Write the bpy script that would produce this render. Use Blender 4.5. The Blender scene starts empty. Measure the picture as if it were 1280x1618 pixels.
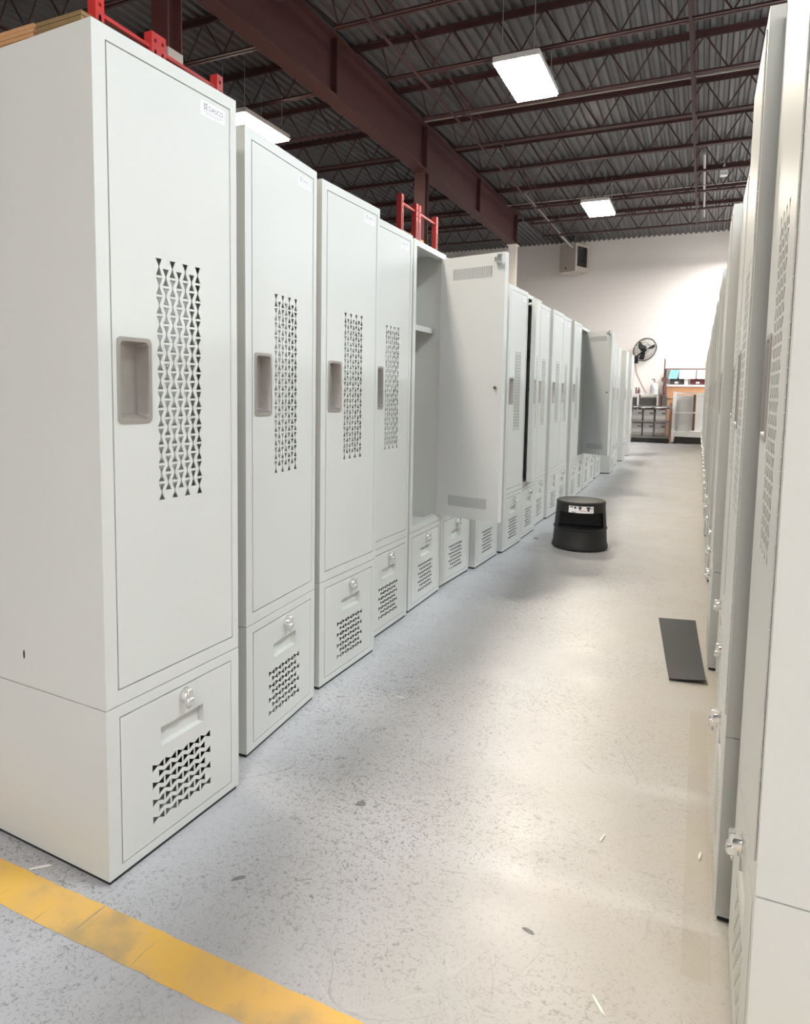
import bpy, bmesh, math, random
from mathutils import Vector, Matrix
from mathutils.geometry import tessellate_polygon

random.seed(7)
S = bpy.context.scene
COL = S.collection
PI = math.pi

# ------------------------------------------------------------------ camera
F_PX, CX, CY = 1078.045, 601.252, 714.782          # focal length and principal point, 1280 x 1618 frame
YAW, PITCH, ROLL, CAM_H = -0.4384588, 0.0885772, 0.0143306, 1.3739843


def camera_rotation():
    cy, sy = math.cos(YAW), math.sin(YAW)
    cp, sp = math.cos(PITCH), math.sin(PITCH)
    cr, sr = math.cos(ROLL), math.sin(ROLL)
    B = Matrix(((1, 0, 0), (0, 0, -1), (0, 1, 0)))
    Ry = Matrix(((cy, -sy, 0), (sy, cy, 0), (0, 0, 1)))
    Rp = Matrix(((1, 0, 0), (0, cp, -sp), (0, sp, cp)))
    Rr = Matrix(((cr, -sr, 0), (sr, cr, 0), (0, 0, 1)))
    R = Rr @ Rp @ B @ Ry                            # world -> (right, down, forward)
    x, y, z = R[0], -R[1], -R[2]
    return Matrix(((x[0], y[0], z[0]), (x[1], y[1], z[1]), (x[2], y[2], z[2]))).to_4x4()


cd = bpy.data.cameras.new('camera')
cam = bpy.data.objects.new('camera', cd)
COL.objects.link(cam)
cam.matrix_world = Matrix.Translation((0, 0, CAM_H)) @ camera_rotation()
cd.sensor_fit = 'HORIZONTAL'
cd.sensor_width = 36.0
cd.lens = F_PX / 1280 * 36
cd.shift_x = (640 - CX) / 1280
cd.shift_y = (CY - 809) / 1280
cd.clip_start = 0.02
cd.clip_end = 200
S.camera = cam

# ------------------------------------------------------------------ world, exposure
W = bpy.data.worlds.new('world')
S.world = W
W.use_nodes = True
W.node_tree.nodes['Background'].inputs[0].default_value = (0.05, 0.05, 0.055, 1)
W.node_tree.nodes['Background'].inputs[1].default_value = 0.3
S.view_settings.view_transform = 'Standard'
S.view_settings.look = 'None'
S.view_settings.gamma = 1
S.view_settings.use_curve_mapping = False
S.view_settings.exposure = 0.71
S.cycles.max_bounces = 8
S.cycles.diffuse_bounces = 5
S.cycles.use_denoising = True
S.cycles.sample_clamp_indirect = 8

WARM = (1.0, 0.90, 0.77)
COOL = (0.87, 0.94, 1.0)
REAR = (1.0, 0.965, 0.935)
LIGHTS = [(x, y, WARM if x < 0 else REAR if y < 0 or y > 18 else COOL) for x, y in (   # lamp grid of the hall, plus unseen fill lamps added at both ends
    (2.05, -4.4), (0.35, -3.8), (6.4, -4.4), (-2.28, 2.4), (2.05, 2.4), (6.4, 2.4), (-6.6, 9.2), (-2.28, 9.2), (2.05, 9.2), (6.4, 9.2),
    (-2.28, 16.0), (2.05, 16.0), (6.4, 16.0), (2.05, 18.6), (1.1, 21.6), (4.2, 20.0))]


# ------------------------------------------------------------------ materials
def mat(name, col, rough=0.5, metal=0.0, noise=0.0, nscale=40, bump=0.0, bscale=300, emit=None, spec=0.5):
    m = bpy.data.materials.new(name)
    m.use_nodes = True
    nt = m.node_tree
    b = nt.nodes['Principled BSDF']
    b.inputs['Base Color'].default_value = (*col, 1)
    b.inputs['Roughness'].default_value = rough
    b.inputs['Metallic'].default_value = metal
    b.inputs['Specular IOR Level'].default_value = spec
    if noise or bump:
        tc = nt.nodes.new('ShaderNodeTexCoord')
    if noise:
        n = nt.nodes.new('ShaderNodeTexNoise')
        n.inputs['Scale'].default_value = nscale
        n.inputs['Detail'].default_value = 6
        nt.links.new(tc.outputs['Object'], n.inputs['Vector'])
        mx = nt.nodes.new('ShaderNodeMix')
        mx.data_type = 'RGBA'
        mx.inputs[6].default_value = (*[max(0, c * (1 - noise)) for c in col], 1)
        mx.inputs[7].default_value = (*[min(1, c * (1 + noise)) for c in col], 1)
        nt.links.new(n.outputs[0], mx.inputs[0])
        nt.links.new(mx.outputs[2], b.inputs['Base Color'])
    if bump:
        n2 = nt.nodes.new('ShaderNodeTexNoise')
        n2.inputs['Scale'].default_value = bscale
        nt.links.new(tc.outputs['Object'], n2.inputs['Vector'])
        bp = nt.nodes.new('ShaderNodeBump')
        bp.inputs['Strength'].default_value = bump
        bp.inputs['Distance'].default_value = 0.002
        nt.links.new(n2.outputs[0], bp.inputs['Height'])
        nt.links.new(bp.outputs[0], b.inputs['Normal'])
    if emit:
        b.inputs['Emission Color'].default_value = (*emit[0], 1)
        b.inputs['Emission Strength'].default_value = emit[1]
    return m


M = {}
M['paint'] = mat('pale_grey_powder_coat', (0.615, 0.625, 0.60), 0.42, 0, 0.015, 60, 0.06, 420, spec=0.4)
M['paint_shaded'] = mat('grey_powder_coat_shaded', (0.50, 0.513, 0.505), 0.5, 0, 0.02, 60)  # inner door panel, tone lowered to paint in the shade behind the vents
M['bin_shade'] = mat('dark_bin_shade', (0.08, 0.08, 0.08), 0.7)  # dark tone standing in for the shade inside the bins
M['black'] = mat('black_plastic', (0.012, 0.012, 0.013), 0.55)
M['rubber'] = mat('black_rubber', (0.014, 0.014, 0.0155), 0.5, 0, 0.25, 8, 0.1, 200)
M['chrome'] = mat('chrome', (0.82, 0.82, 0.81), 0.27, 1.0)
M['steel'] = mat('brushed_steel', (0.50, 0.475, 0.455), 0.36, 0.8, 0.12, 25)
M['white_label'] = mat('white_label_paper', (0.88, 0.88, 0.9), 0.4)
M['ink'] = mat('dark_print', (0.05, 0.05, 0.07), 0.6)
M['ink_light'] = mat('grey_print', (0.33, 0.33, 0.38), 0.6)
M['ink_red'] = mat('pink_print', (0.62, 0.36, 0.42), 0.6)
M['maroon'] = mat('maroon_primer_steel', (0.06, 0.024, 0.024), 0.6, 0, 0.25, 6)
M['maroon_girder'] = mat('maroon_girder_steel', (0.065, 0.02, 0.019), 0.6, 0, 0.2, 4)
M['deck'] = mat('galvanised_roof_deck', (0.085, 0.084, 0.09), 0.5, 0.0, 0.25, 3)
M['rack_red'] = mat('red_rack_enamel', (0.23, 0.013, 0.013), 0.45, 0, 0.12, 20)
M['galv'] = mat('galvanised_pipe', (0.42, 0.40, 0.38), 0.5, 0.2)
M['white_enamel'] = mat('white_fixture_enamel', (0.8, 0.8, 0.8), 0.4)
M['cardboard'] = mat('brown_cardboard', (0.44, 0.24, 0.11), 0.85, 0, 0.12, 60)
M['cardboard_dark'] = mat('shaded_board_dark_trim', (0.20, 0.13, 0.055), 0.85, 0, 0.2, 50)
M['plywood'] = mat('tan_plywood', (0.55, 0.29, 0.155), 0.7, 0, 0.15, 9)
M['heater'] = mat('beige_heater_casing', (0.55, 0.49, 0.43), 0.5, 0, 0.05, 8)
M['dark_metal'] = mat('dark_grey_steel', (0.085, 0.08, 0.078), 0.5, 0.3, 0.2, 20)
M['mid_metal'] = mat('weathered_grey_steel', (0.17, 0.165, 0.155), 0.55, 0.2, 0.2, 15)
M['cart_grey'] = mat('light_grey_enamel', (0.66, 0.67, 0.67), 0.45, 0, 0.05, 10)
M['panel_grey'] = mat('grey_panel', (0.46, 0.465, 0.46), 0.5, 0, 0.1, 6)
M['wrap'] = mat('clear_stretch_wrap', (0.40, 0.39, 0.37), 0.25, 0, 0.2, 14, 0.4, 30)
M['carton_grey'] = mat('grey_carton', (0.27, 0.26, 0.245), 0.7, 0, 0.15, 20)
M['white_plastic'] = mat('white_plastic', (0.8, 0.8, 0.8), 0.4)
M['teal'] = mat('teal_paper', (0.30, 0.66, 0.70), 0.6)
M['paper'] = mat('white_paper', (0.86, 0.84, 0.85), 0.6)
M['bin_red'] = mat('dark_red_plastic', (0.14, 0.03, 0.035), 0.45)
M['jug'] = mat('translucent_white_jug', (0.74, 0.76, 0.78), 0.3)
M['brownred'] = mat('brown_red_enamel', (0.17, 0.075, 0.07), 0.5)
M['splinter'] = mat('pale_splinter', (0.82, 0.80, 0.74), 0.5)
M['dirt'] = mat('dark_scrap', (0.22, 0.22, 0.23), 0.7, 0, 0.2, 80)
M['cable'] = mat('dark_cable', (0.06, 0.05, 0.05), 0.6)
M['pink_cord'] = mat('pale_pink_cord', (0.66, 0.52, 0.47), 0.6)
LENS = {}
for nm, c in (('warm', WARM), ('rear', REAR), ('cool', COOL)):
    LENS[nm] = mat('lit_lens_' + nm, (0.9, 0.9, 0.9), 0.5, emit=(c, 70.0))


def floor_material():
    m = bpy.data.materials.new('worn_painted_concrete')
    m.use_nodes = True
    nt = m.node_tree
    L = nt.links.new
    b = nt.nodes['Principled BSDF']
    tc = nt.nodes.new('ShaderNodeTexCoord')

    def noise(scale, detail, vec=None, rough=0.5, dist=0.0):
        n = nt.nodes.new('ShaderNodeTexNoise')
        n.inputs['Scale'].default_value = scale
        n.inputs['Detail'].default_value = detail
        n.inputs['Roughness'].default_value = rough
        n.inputs['Distortion'].default_value = dist
        L(vec if vec else tc.outputs['Object'], n.inputs['Vector'])
        return n.outputs[0]

    def ramp(fac, p0, p1, v0, v1):
        r = nt.nodes.new('ShaderNodeMapRange')
        r.inputs[1].default_value = p0
        r.inputs[2].default_value = p1
        r.inputs[3].default_value = v0
        r.inputs[4].default_value = v1
        L(fac, r.inputs[0])
        return r.outputs[0]

    def mapped(rot, sc):
        mp = nt.nodes.new('ShaderNodeMapping')
        mp.inputs['Rotation'].default_value = (0, 0, rot)
        mp.inputs['Scale'].default_value = sc
        L(tc.outputs['Object'], mp.inputs['Vector'])
        return mp.outputs[0]

    def mixc(fac, a, c):
        mx = nt.nodes.new('ShaderNodeMix')
        mx.data_type = 'RGBA'
        if isinstance(fac, float):
            mx.inputs[0].default_value = fac
        else:
            L(fac, mx.inputs[0])
        for i, v in ((6, a), (7, c)):
            if isinstance(v, tuple):
                mx.inputs[i].default_value = (*v, 1)
            else:
                L(v, mx.inputs[i])
        return mx.outputs[2]

    def math_(op, a, c):
        n = nt.nodes.new('ShaderNodeMath')
        n.operation = op
        for i, v in ((0, a), (1, c)):
            if isinstance(v, (int, float)):
                n.inputs[i].default_value = v
            else:
                L(v, n.inputs[i])
        return n.outputs[0]

    base = mixc(ramp(noise(0.9, 4), 0.3, 0.7, 0, 1), (0.475, 0.48, 0.50), (0.56, 0.56, 0.57))
    base = mixc(ramp(noise(9, 8), 0.3, 0.8, 0, 0.4), base, (0.43, 0.43, 0.44))
    # short scuffs, in patches
    patch = ramp(noise(1.3, 3), 0.36, 0.64, 0.2, 1)
    for sc, msc, wid, cut, amt, col in ((7, 28, 0.012, 0.53, 0.9, (0.12, 0.118, 0.115)), (15, 42, 0.022, 0.54, 0.9, (0.13, 0.127, 0.122)),
                                        (23, 50, 0.03, 0.54, 0.85, (0.15, 0.146, 0.14)), (40, 70, 0.045, 0.55, 0.8, (0.17, 0.165, 0.158))):
        nz = noise(sc, 3, None, 0.6, 1.0)
        line = ramp(math_('ABSOLUTE', math_('SUBTRACT', nz, 0.5), 0.0), 0.0, wid, 1, 0)
        brk = ramp(noise(msc, 2), cut, cut + 0.05, 0, amt)
        base = mixc(math_('MULTIPLY', patch, math_('MULTIPLY', line, brk)), base, col)
    specks = ramp(noise(120, 2, None, 0.5, 0.3), 0.61, 0.66, 0, 0.75)
    base = mixc(math_('MULTIPLY', patch, specks), base, (0.17, 0.165, 0.158))
    # long hairline scratches and cracks wandering over the slab, and a few pale ones
    for sc, lvl, wid, amt, col in ((1.1, 0.47, 0.0016, 0.55, (0.2, 0.19, 0.18)), (1.7, 0.53, 0.0022, 0.5, (0.2, 0.19, 0.18)), (1.4, 0.44, 0.0022, 0.35, (0.66, 0.66, 0.66))):
        nz = noise(sc, 1.5, None, 0.4, 0.3)
        line = ramp(math_('ABSOLUTE', math_('SUBTRACT', nz, lvl), 0.0), 0.0, wid, amt, 0)
        base = mixc(math_('MULTIPLY', line, ramp(noise(2.6, 3), 0.45, 0.6, 0, 1)), base, col)
    # long fine scratches in three directions
    for rot, sc, amt in ((0.35, (70, 1.6, 1), 0.45), (-0.9, (60, 1.9, 1), 0.4), (1.45, (80, 1.2, 1), 0.35)):
        s = ramp(noise(1.0, 3, mapped(rot, sc)), 0.70, 0.76, 0, amt)
        base = mixc(math_('MULTIPLY', patch, s), base, (0.22, 0.21, 0.2))
    for rot, sc in ((0.1, (90, 1.0, 1)), (1.1, (75, 1.3, 1))):
        s = ramp(noise(1.0, 3, mapped(rot, sc)), 0.72, 0.77, 0, 0.4)
        base = mixc(s, base, (0.68, 0.68, 0.68))
    # worn brown strip left by old tape beside the right-hand row, from y=1.6 to y=3.1
    sx = nt.nodes.new('ShaderNodeSeparateXYZ')
    L(tc.outputs['Object'], sx.inputs[0])
    inx = math_('MULTIPLY', math_('GREATER_THAN', sx.outputs[0], 0.022), math_('LESS_THAN', sx.outputs[0], 0.088))
    iny = math_('MULTIPLY', math_('GREATER_THAN', sx.outputs[1], 1.68), math_('LESS_THAN', sx.outputs[1], 3.2))
    st = math_('MULTIPLY', math_('MULTIPLY', inx, iny), ramp(noise(6, 6), 0.3, 0.6, 0.25, 0.7))
    base = mixc(st, base, (0.34, 0.315, 0.28))
    # patchy tan tint, stronger towards the right-hand row
    gr = math_('MULTIPLY', ramp(sx.outputs[0], -0.75, 0.1, 0, 0.85), ramp(noise(2.2, 5), 0.3, 0.7, 0.5, 1.0))
    base = mixc(gr, base, (0.475, 0.43, 0.345))
    L(base, b.inputs['Base Color'])
    L(ramp(noise(5, 5), 0.3, 0.7, 0.30, 0.42), b.inputs['Roughness'])
    b.inputs['Specular IOR Level'].default_value = 0.5
    bp = nt.nodes.new('ShaderNodeBump')
    bp.inputs['Strength'].default_value = 0.12
    bp.inputs['Distance'].default_value = 0.003
    L(noise(38, 6), bp.inputs['Height'])
    L(bp.outputs[0], b.inputs['Normal'])
    return m


def line_material():
    m = mat('worn_yellow_floor_paint', (0.80, 0.50, 0.12), 0.5)
    nt = m.node_tree
    L = nt.links.new
    b = nt.nodes['Principled BSDF']
    tc = nt.nodes.new('ShaderNodeTexCoord')
    n = nt.nodes.new('ShaderNodeTexNoise')
    n.inputs['Scale'].default_value = 5
    n.inputs['Detail'].default_value = 8
    L(tc.outputs['Object'], n.inputs['Vector'])
    r = nt.nodes.new('ShaderNodeValToRGB')
    e = r.color_ramp.elements
    e[0].position, e[0].color = 0.34, (0.52, 0.37, 0.17, 1)
    e[1].position, e[1].color = 0.62, (0.86, 0.53, 0.11, 1)
    x = e.new(0.48)
    x.color = (0.80, 0.50, 0.15, 1)
    L(n.outputs[0], r.inputs[0])
    mp = nt.nodes.new('ShaderNodeMapping')
    mp.inputs['Rotation'].default_value = (0, 0, 0.5)
    mp.inputs['Scale'].default_value = (50, 3, 1)
    L(tc.outputs['Object'], mp.inputs['Vector'])
    n2 = nt.nodes.new('ShaderNodeTexNoise')
    n2.inputs['Scale'].default_value = 1.3
    n2.inputs['Detail'].default_value = 4
    L(mp.outputs[0], n2.inputs['Vector'])
    r2 = nt.nodes.new('ShaderNodeMapRange')
    r2.inputs[1].default_value, r2.inputs[2].default_value = 0.66, 0.74
    L(n2.outputs[0], r2.inputs[0])
    mx = nt.nodes.new('ShaderNodeMix')
    mx.data_type = 'RGBA'
    L(r2.outputs[0], mx.inputs[0])
    L(r.outputs[0], mx.inputs[6])
    mx.inputs[7].default_value = (0.30, 0.24, 0.17, 1)
    L(mx.outputs[2], b.inputs['Base Color'])
    return m


def wall_material():
    m = mat('cream_painted_block', (0.80, 0.755, 0.71), 0.6)
    nt = m.node_tree
    L = nt.links.new
    b = nt.nodes['Principled BSDF']
    tc = nt.nodes.new('ShaderNodeTexCoord')
    mp = nt.nodes.new('ShaderNodeMapping')
    mp.inputs['Rotation'].default_value = (PI / 2, 0, 0)
    L(tc.outputs['Object'], mp.inputs['Vector'])
    br = nt.nodes.new('ShaderNodeTexBrick')
    br.inputs['Color1'].default_value = (0.88, 0.835, 0.795, 1)
    br.inputs['Color2'].default_value = (0.87, 0.823, 0.782, 1)
    br.inputs['Mortar'].default_value = (0.845, 0.805, 0.77, 1)
    br.inputs['Scale'].default_value = 1
    br.inputs['Mortar Size'].default_value = 0.008
    br.inputs['Brick Width'].default_value = 0.4
    br.inputs['Row Height'].default_value = 0.2
    L(mp.outputs[0], br.inputs['Vector'])
    L(br.outputs[0], b.inputs['Base Color'])
    return m


M['floor'] = floor_material()
M['line'] = line_material()
M['wall'] = wall_material()
M['wall_dim'] = mat('grey_painted_wall', (0.2, 0.2, 0.2), 0.7, 0, 0.1, 1)


# ------------------------------------------------------------------ mesh helpers
class B:
    """collects shapes, then builds one mesh"""

    def __init__(self):
        self.v, self.f, self.mi = [], [], []

    def add(self, verts, faces, mi=0):
        o = len(self.v)
        self.v += [tuple(p) for p in verts]
        self.f += [tuple(i + o for i in f) for f in faces]
        self.mi += [mi] * len(faces)
        return self

    def box(self, x0, x1, y0, y1, z0, z1, mi=0, bev=0.0):
        if bev <= 0:
            vs = [(x, y, z) for z in (z0, z1) for y in (y0, y1) for x in (x0, x1)]
            fs = [(0, 2, 3, 1), (4, 5, 7, 6), (0, 1, 5, 4), (2, 6, 7, 3), (0, 4, 6, 2), (1, 3, 7, 5)]
            return self.add(vs, fs, mi)
        bm = bmesh.new()
        bmesh.ops.create_cube(bm, size=1)
        for v in bm.verts:
            v.co = Vector(((x0 + x1) / 2 + v.co.x * (x1 - x0), (y0 + y1) / 2 + v.co.y * (y1 - y0), (z0 + z1) / 2 + v.co.z * (z1 - z0)))
        bmesh.ops.bevel(bm, geom=list(bm.edges), offset=bev, segments=1, affect='EDGES')
        return self.bm(bm, mi)

    def bm(self, bm, mi=0, mtx=None):
        bm.verts.index_update()
        vs = [(mtx @ v.co) if mtx else v.co.copy() for v in bm.verts]
        fs = [[v.index for v in f.verts] for f in bm.faces]
        bm.free()
        return self.add(vs, fs, mi)

    def tube(self, pts, r, n=8, mi=0, cap=True):
        """round bar along a polyline"""
        pts = [Vector(p) for p in pts]
        rings = []
        for i, p in enumerate(pts):
            a = pts[max(0, i - 1)]
            c = pts[min(len(pts) - 1, i + 1)]
            d = (c - a).normalized()
            up = Vector((0, 0, 1)) if abs(d.z) < 0.9 else Vector((1, 0, 0))
            s = d.cross(up).normalized()
            t = s.cross(d)
            rr = r[i] if isinstance(r, (list, tuple)) else r
            rings.append([p + (s * math.cos(2 * PI * k / n) + t * math.sin(2 * PI * k / n)) * rr for k in range(n)])
        vs = [q for rg in rings for q in rg]
        fs = []
        for i in range(len(pts) - 1):
            for k in range(n):
                a, c = i * n + k, i * n + (k + 1) % n
                fs.append((a, c, c + n, a + n))
        if cap:
            fs.append(tuple(range(n)))
            fs.append(tuple(reversed(range((len(pts) - 1) * n, len(pts) * n))))
        return self.add(vs, fs, mi)

    def bar(self, p, q, w, h, mi=0):
        """square bar from p to q"""
        p, q = Vector(p), Vector(q)
        d = (q - p).normalized()
        up = Vector((0, 0, 1)) if abs(d.z) < 0.95 else Vector((0, 1, 0))
        s = d.cross(up).normalized() * (w / 2)
        t = s.cross(d).normalized() * (h / 2)
        vs = [e + a * s + c * t for e in (p, q) for a, c in ((-1, -1), (1, -1), (1, 1), (-1, 1))]
        fs = [(0, 3, 2, 1), (4, 5, 6, 7), (0, 1, 5, 4), (1, 2, 6, 5), (2, 3, 7, 6), (3, 0, 4, 7)]
        return self.add(vs, fs, mi)

    def lathe(self, prof, n=32, mi=0, mtx=None, a0=0.0, a1=2 * PI):
        """prof: list of (r, z)"""
        full = abs(a1 - a0 - 2 * PI) < 1e-6
        cnt = n if full else n + 1
        vs = []
        for r, z in prof:
            for k in range(cnt):
                a = a0 + (a1 - a0) * k / n
                p = Vector((r * math.cos(a), r * math.sin(a), z))
                vs.append(mtx @ p if mtx else p)
        fs = []
        for i in range(len(prof) - 1):
            for k in range(n):
                a, c = i * cnt + k, i * cnt + (k + 1) % cnt
                fs.append((a, c, c + cnt, a + cnt))
        if full:
            if prof[0][0] > 1e-6:
                fs.append(tuple(reversed(range(cnt))))
            if prof[-1][0] > 1e-6:
                fs.append(tuple(range((len(prof) - 1) * cnt, len(prof) * cnt)))
        return self.add(vs, fs, mi)

    def sheet(self, outer, holes, x_front, t, mi=0, mi_edge=None):
        """flat sheet in the local y-z plane with real holes, from x_front back by t"""
        polys = [outer] + holes
        flat = [p for pl in polys for p in pl]
        tri = tessellate_polygon([[Vector((p[0], p[1], 0)) for p in pl] for pl in polys])
        n = len(flat)
        vs = [(x_front, p[0], p[1]) for p in flat] + [(x_front - t, p[0], p[1]) for p in flat]
        fs = []
        for tr in tri:
            a, c, d = (flat[i] for i in tr)
            ar = (c[0] - a[0]) * (d[1] - a[1]) - (c[1] - a[1]) * (d[0] - a[0])
            if abs(ar) < 1e-12:
                continue
            tr = tuple(tr) if ar > 0 else tuple(reversed(tr))
            fs.append(tr)
            fs.append(tuple(i + n for i in reversed(tr)))
        self.add(vs, fs, mi)
        o = 0
        efs = []
        for pl in polys:
            k = len(pl)
            for i in range(k):
                a, c = o + i, o + (i + 1) % k
                efs.append((a, a + n, c + n, c))
            o += k
        base = len(self.v) - len(vs)
        self.f += [tuple(i + base for i in f) for f in efs]
        self.mi += [mi if mi_edge is None else mi_edge] * len(efs)
        return self

    def mesh(self, name, mats, smooth=False):
        me = bpy.data.meshes.new(name)
        me.from_pydata(self.v, [], self.f)
        for m in (mats if isinstance(mats, (list, tuple)) else [mats]):
            me.materials.append(m)
        me.polygons.foreach_set('material_index', self.mi)
        if smooth:
            me.polygons.foreach_set('use_smooth', [True] * len(me.polygons))
            me.set_sharp_from_angle(angle=math.radians(38))
        me.update()
        return me

    def obj(self, name, mats, parent=None, smooth=False):
        o = bpy.data.objects.new(name, self.mesh(name, mats, smooth))
        COL.objects.link(o)
        if parent:
            o.parent = parent
        return o


def tag(o, label=None, cat=None, group=None, kind=None):
    if label:
        o['label'] = label
    if cat:
        o['category'] = cat
    if group:
        o['group'] = group
    if kind:
        o['kind'] = kind
    return o


def thing(name, label, cat, loc, rz=0.0, group=None):
    o = bpy.data.objects.new(name, None)
    o.empty_display_size = 0.1
    COL.objects.link(o)
    o.location = loc
    o.rotation_euler = (0, 0, rz)
    return tag(o, label, cat, group)


def inst(name, me, parent, loc=(0, 0, 0), rz=0.0):
    o = bpy.data.objects.new(name, me)
    COL.objects.link(o)
    o.parent = parent
    o.location = loc
    o.rotation_euler = (0, 0, rz)
    return o


# ------------------------------------------------------------------ the building
X0, X1, Y0, Y1, ZD = -15.0, 9.0, -9.0, 23.4, 6.33
fl = B().box(X0, X1, Y0, Y1 + 0.3, -0.2, 0.0).obj('floor', M['floor'])
tag(fl, 'scuffed pale grey painted concrete warehouse floor', kind='structure')
# yellow line across the aisle mouth (slightly ragged edges)
ln = B()
N = 90
vs, fs = [], []
for i in range(N + 1):
    x = -3.2 + (0.6 + 3.2) * i / N
    vs += [(x, 1.119 + random.uniform(-1, 1) * 0.0025, 0.0012), (x, 1.236 + random.uniform(-1, 1) * 0.0022, 0.0012)]
for i in range(N):
    fs.append((2 * i, 2 * i + 2, 2 * i + 3, 2 * i + 1))
ln.add(vs, fs)
tag(ln.obj('painted_line', M['line'], fl), 'worn yellow line painted across the floor')

wb = B().box(X0, X1, Y1, Y1 + 0.25, 0, 7.2).obj('wall_back', M['wall'])
tag(wb, 'cream painted block wall at the far end of the aisle', kind='structure')
tag(B().box(X0 - 0.25, X0, Y0, Y1, 0, 7.2).obj('wall_left', M['wall_dim']), 'grey side wall far left', kind='structure')
tag(B().box(X1, X1 + 0.25, Y0, Y1, 0, 7.2).obj('wall_right', M['wall_dim']), 'grey side wall far right', kind='structure')
tag(B().box(X0, X1, Y0 - 0.25, Y0, 0, 7.2).obj('wall_front', M['wall']), 'grey wall behind the viewer', kind='structure')

# ribbed steel deck, ribs along the aisle
pr = []
x = X0
while x < X1:
    pr += [(x, ZD), (x + 0.06, ZD), (x + 0.078, ZD + 0.045), (x + 0.132, ZD + 0.045)]
    x += 0.15
vs = [(p[0], yy, p[1]) for yy in (Y0, Y1) for p in pr]
n = len(pr)
fs = [(i, i + 1, i + 1 + n, i + n) for i in range(n - 1)]
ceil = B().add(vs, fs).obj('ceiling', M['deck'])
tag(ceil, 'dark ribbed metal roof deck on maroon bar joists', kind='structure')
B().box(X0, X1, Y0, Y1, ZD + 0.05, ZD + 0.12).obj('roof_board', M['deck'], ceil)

GX, GZ0, GZ1, GY1 = -4.87, 5.40, 6.22, 18.95                     # main girder
g = B()
g.box(GX - 0.115, GX + 0.115, Y0, GY1, GZ0, GZ0 + 0.03)
g.box(GX - 0.115, GX + 0.115, Y0, GY1, GZ1 - 0.03, GZ1)
g.box(GX - 0.012, GX + 0.012, Y0, GY1, GZ0 + 0.03, GZ1 - 0.03)
yy = 5.35
for yy in (-1.2, 5.35, 8.6, 12.0, 15.3, 18.7):
    g.box(GX - 0.10, GX + 0.10, yy - 0.012, yy + 0.012, GZ0 + 0.03, GZ1 - 0.03)
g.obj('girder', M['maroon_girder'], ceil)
for yy in (-1.2, 5.38, 12.0, 18.7):
    c = B()
    c.box(GX - 0.10, GX + 0.10, yy - 0.10, yy - 0.085, 0.02, GZ0)
    c.box(GX - 0.10, GX + 0.10, yy + 0.085, yy + 0.10, 0.02, GZ0)
    c.box(GX - 0.008, GX + 0.008, yy - 0.085, yy + 0.085, 0.02, GZ0)
    c.box(GX - 0.17, GX + 0.17, yy - 0.17, yy + 0.17, 0.0, 0.02)
    c.box(GX - 0.14, GX + 0.14, yy - 0.16, yy + 0.16, GZ0 - 0.025, GZ0)
    co = c.obj('column', M['wall'] if yy > 18 else M['maroon_girder'], ceil)
    if 0 < yy < 6:
        tag(B().box(GX - 0.104, GX + 0.104, yy - 0.104, yy + 0.104, 4.52, 4.62).obj('band', M['galv'], co), 'pale band round the column')


def joist_meshes(xa, xb, first_down):
    """open-web bar joist from xa to xb: top chord, bottom chord, bent web rod"""
    zt0, zt1, zb0, zb1 = 6.25, 6.325, 5.78, 5.82
    top = B()
    for s in (-1, 1):
        top.box(xa, xb, s * 0.012 - 0.004, s * 0.012 + 0.004, zt0, zt1)
        top.box(xa, xb, min(s * 0.012, s * 0.06), max(s * 0.012, s * 0.06), zt1 - 0.008, zt1)
    bot = B()
    ba, bb = xa + 0.55, xb - 0.55
    for s in (-1, 1):
        bot.box(ba, bb, min(s * 0.012, s * 0.05), max(s * 0.012, s * 0.05), zb0, zb0 + 0.008)
        bot.box(ba, bb, s * 0.014 - 0.004, s * 0.014 + 0.004, zb0, zb1)
    web = B()
    k = max(4, round((bb - ba) / 0.62))
    st = (bb - ba) / k
    pts = [(xa + 0.06, 0, zt0 + 0.03), (ba + 0.06, 0, zb0 + 0.02)]
    xx = ba + 0.06
    for i in range(k):
        pts.append((xx + st * 0.5, 0, zt0 + 0.03))
        if i < k - 1 or True:
            pts.append((min(xx + st, bb - 0.06), 0, zb0 + 0.02))
        xx += st
    pts.append((xb - 0.06, 0, zt0 + 0.03))
    for i in range(len(pts) - 1):
        web.tube((pts[i], pts[i + 1]), 0.012, 5, cap=False)
    # short vertical strut beside the end diagonals
    for e, s in ((ba + 0.06, 1), (bb - 0.06, -1)):
        web.tube(((e, 0.0, zb0 + 0.02), (e + s * 0.02 - s * 0.16, 0.0, zt0 + 0.03)), 0.010, 5, cap=False)
    return [x.mesh(nm, M['maroon']) for nm, x in (('top_chord', top), ('bottom_chord', bot), ('web_rod', web))]


RJ = joist_meshes(GX + 0.02, 4.3, True)
LJ = joist_meshes(-14.0, GX - 0.02, False)
RJ2 = joist_meshes(4.3, 8.95, True)
jy = 0.15
while jy < Y1 - 0.3:
    for mset, vis in ((RJ, True), (LJ, jy > 2), (RJ2, jy > 6)):
        if not vis:
            continue
        j = inst('roof_joist', mset[0], ceil, (0, jy, 0))
        inst('bottom_chord', mset[1], j)
        inst('web_rod', mset[2], j)
    jy += 1.505
    if jy > 20.2:
        break
for bx, bz in ((-3.80, 5.77), (-3.8, 6.24), (-0.35, 5.77), (-0.35, 6.24), (3.0, 5.77), (-8.0, 5.77), (-11, 5.77)):
    b_ = B()
    b_.box(bx - 0.018, bx + 0.018, 0.0, 19.75, bz - 0.004, bz)
    b_.box(bx - 0.003, bx + 0.003, 0.0, 19.75, bz - 0.036, bz)
    b_.obj('bridging_angle', M['maroon'], ceil)
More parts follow.
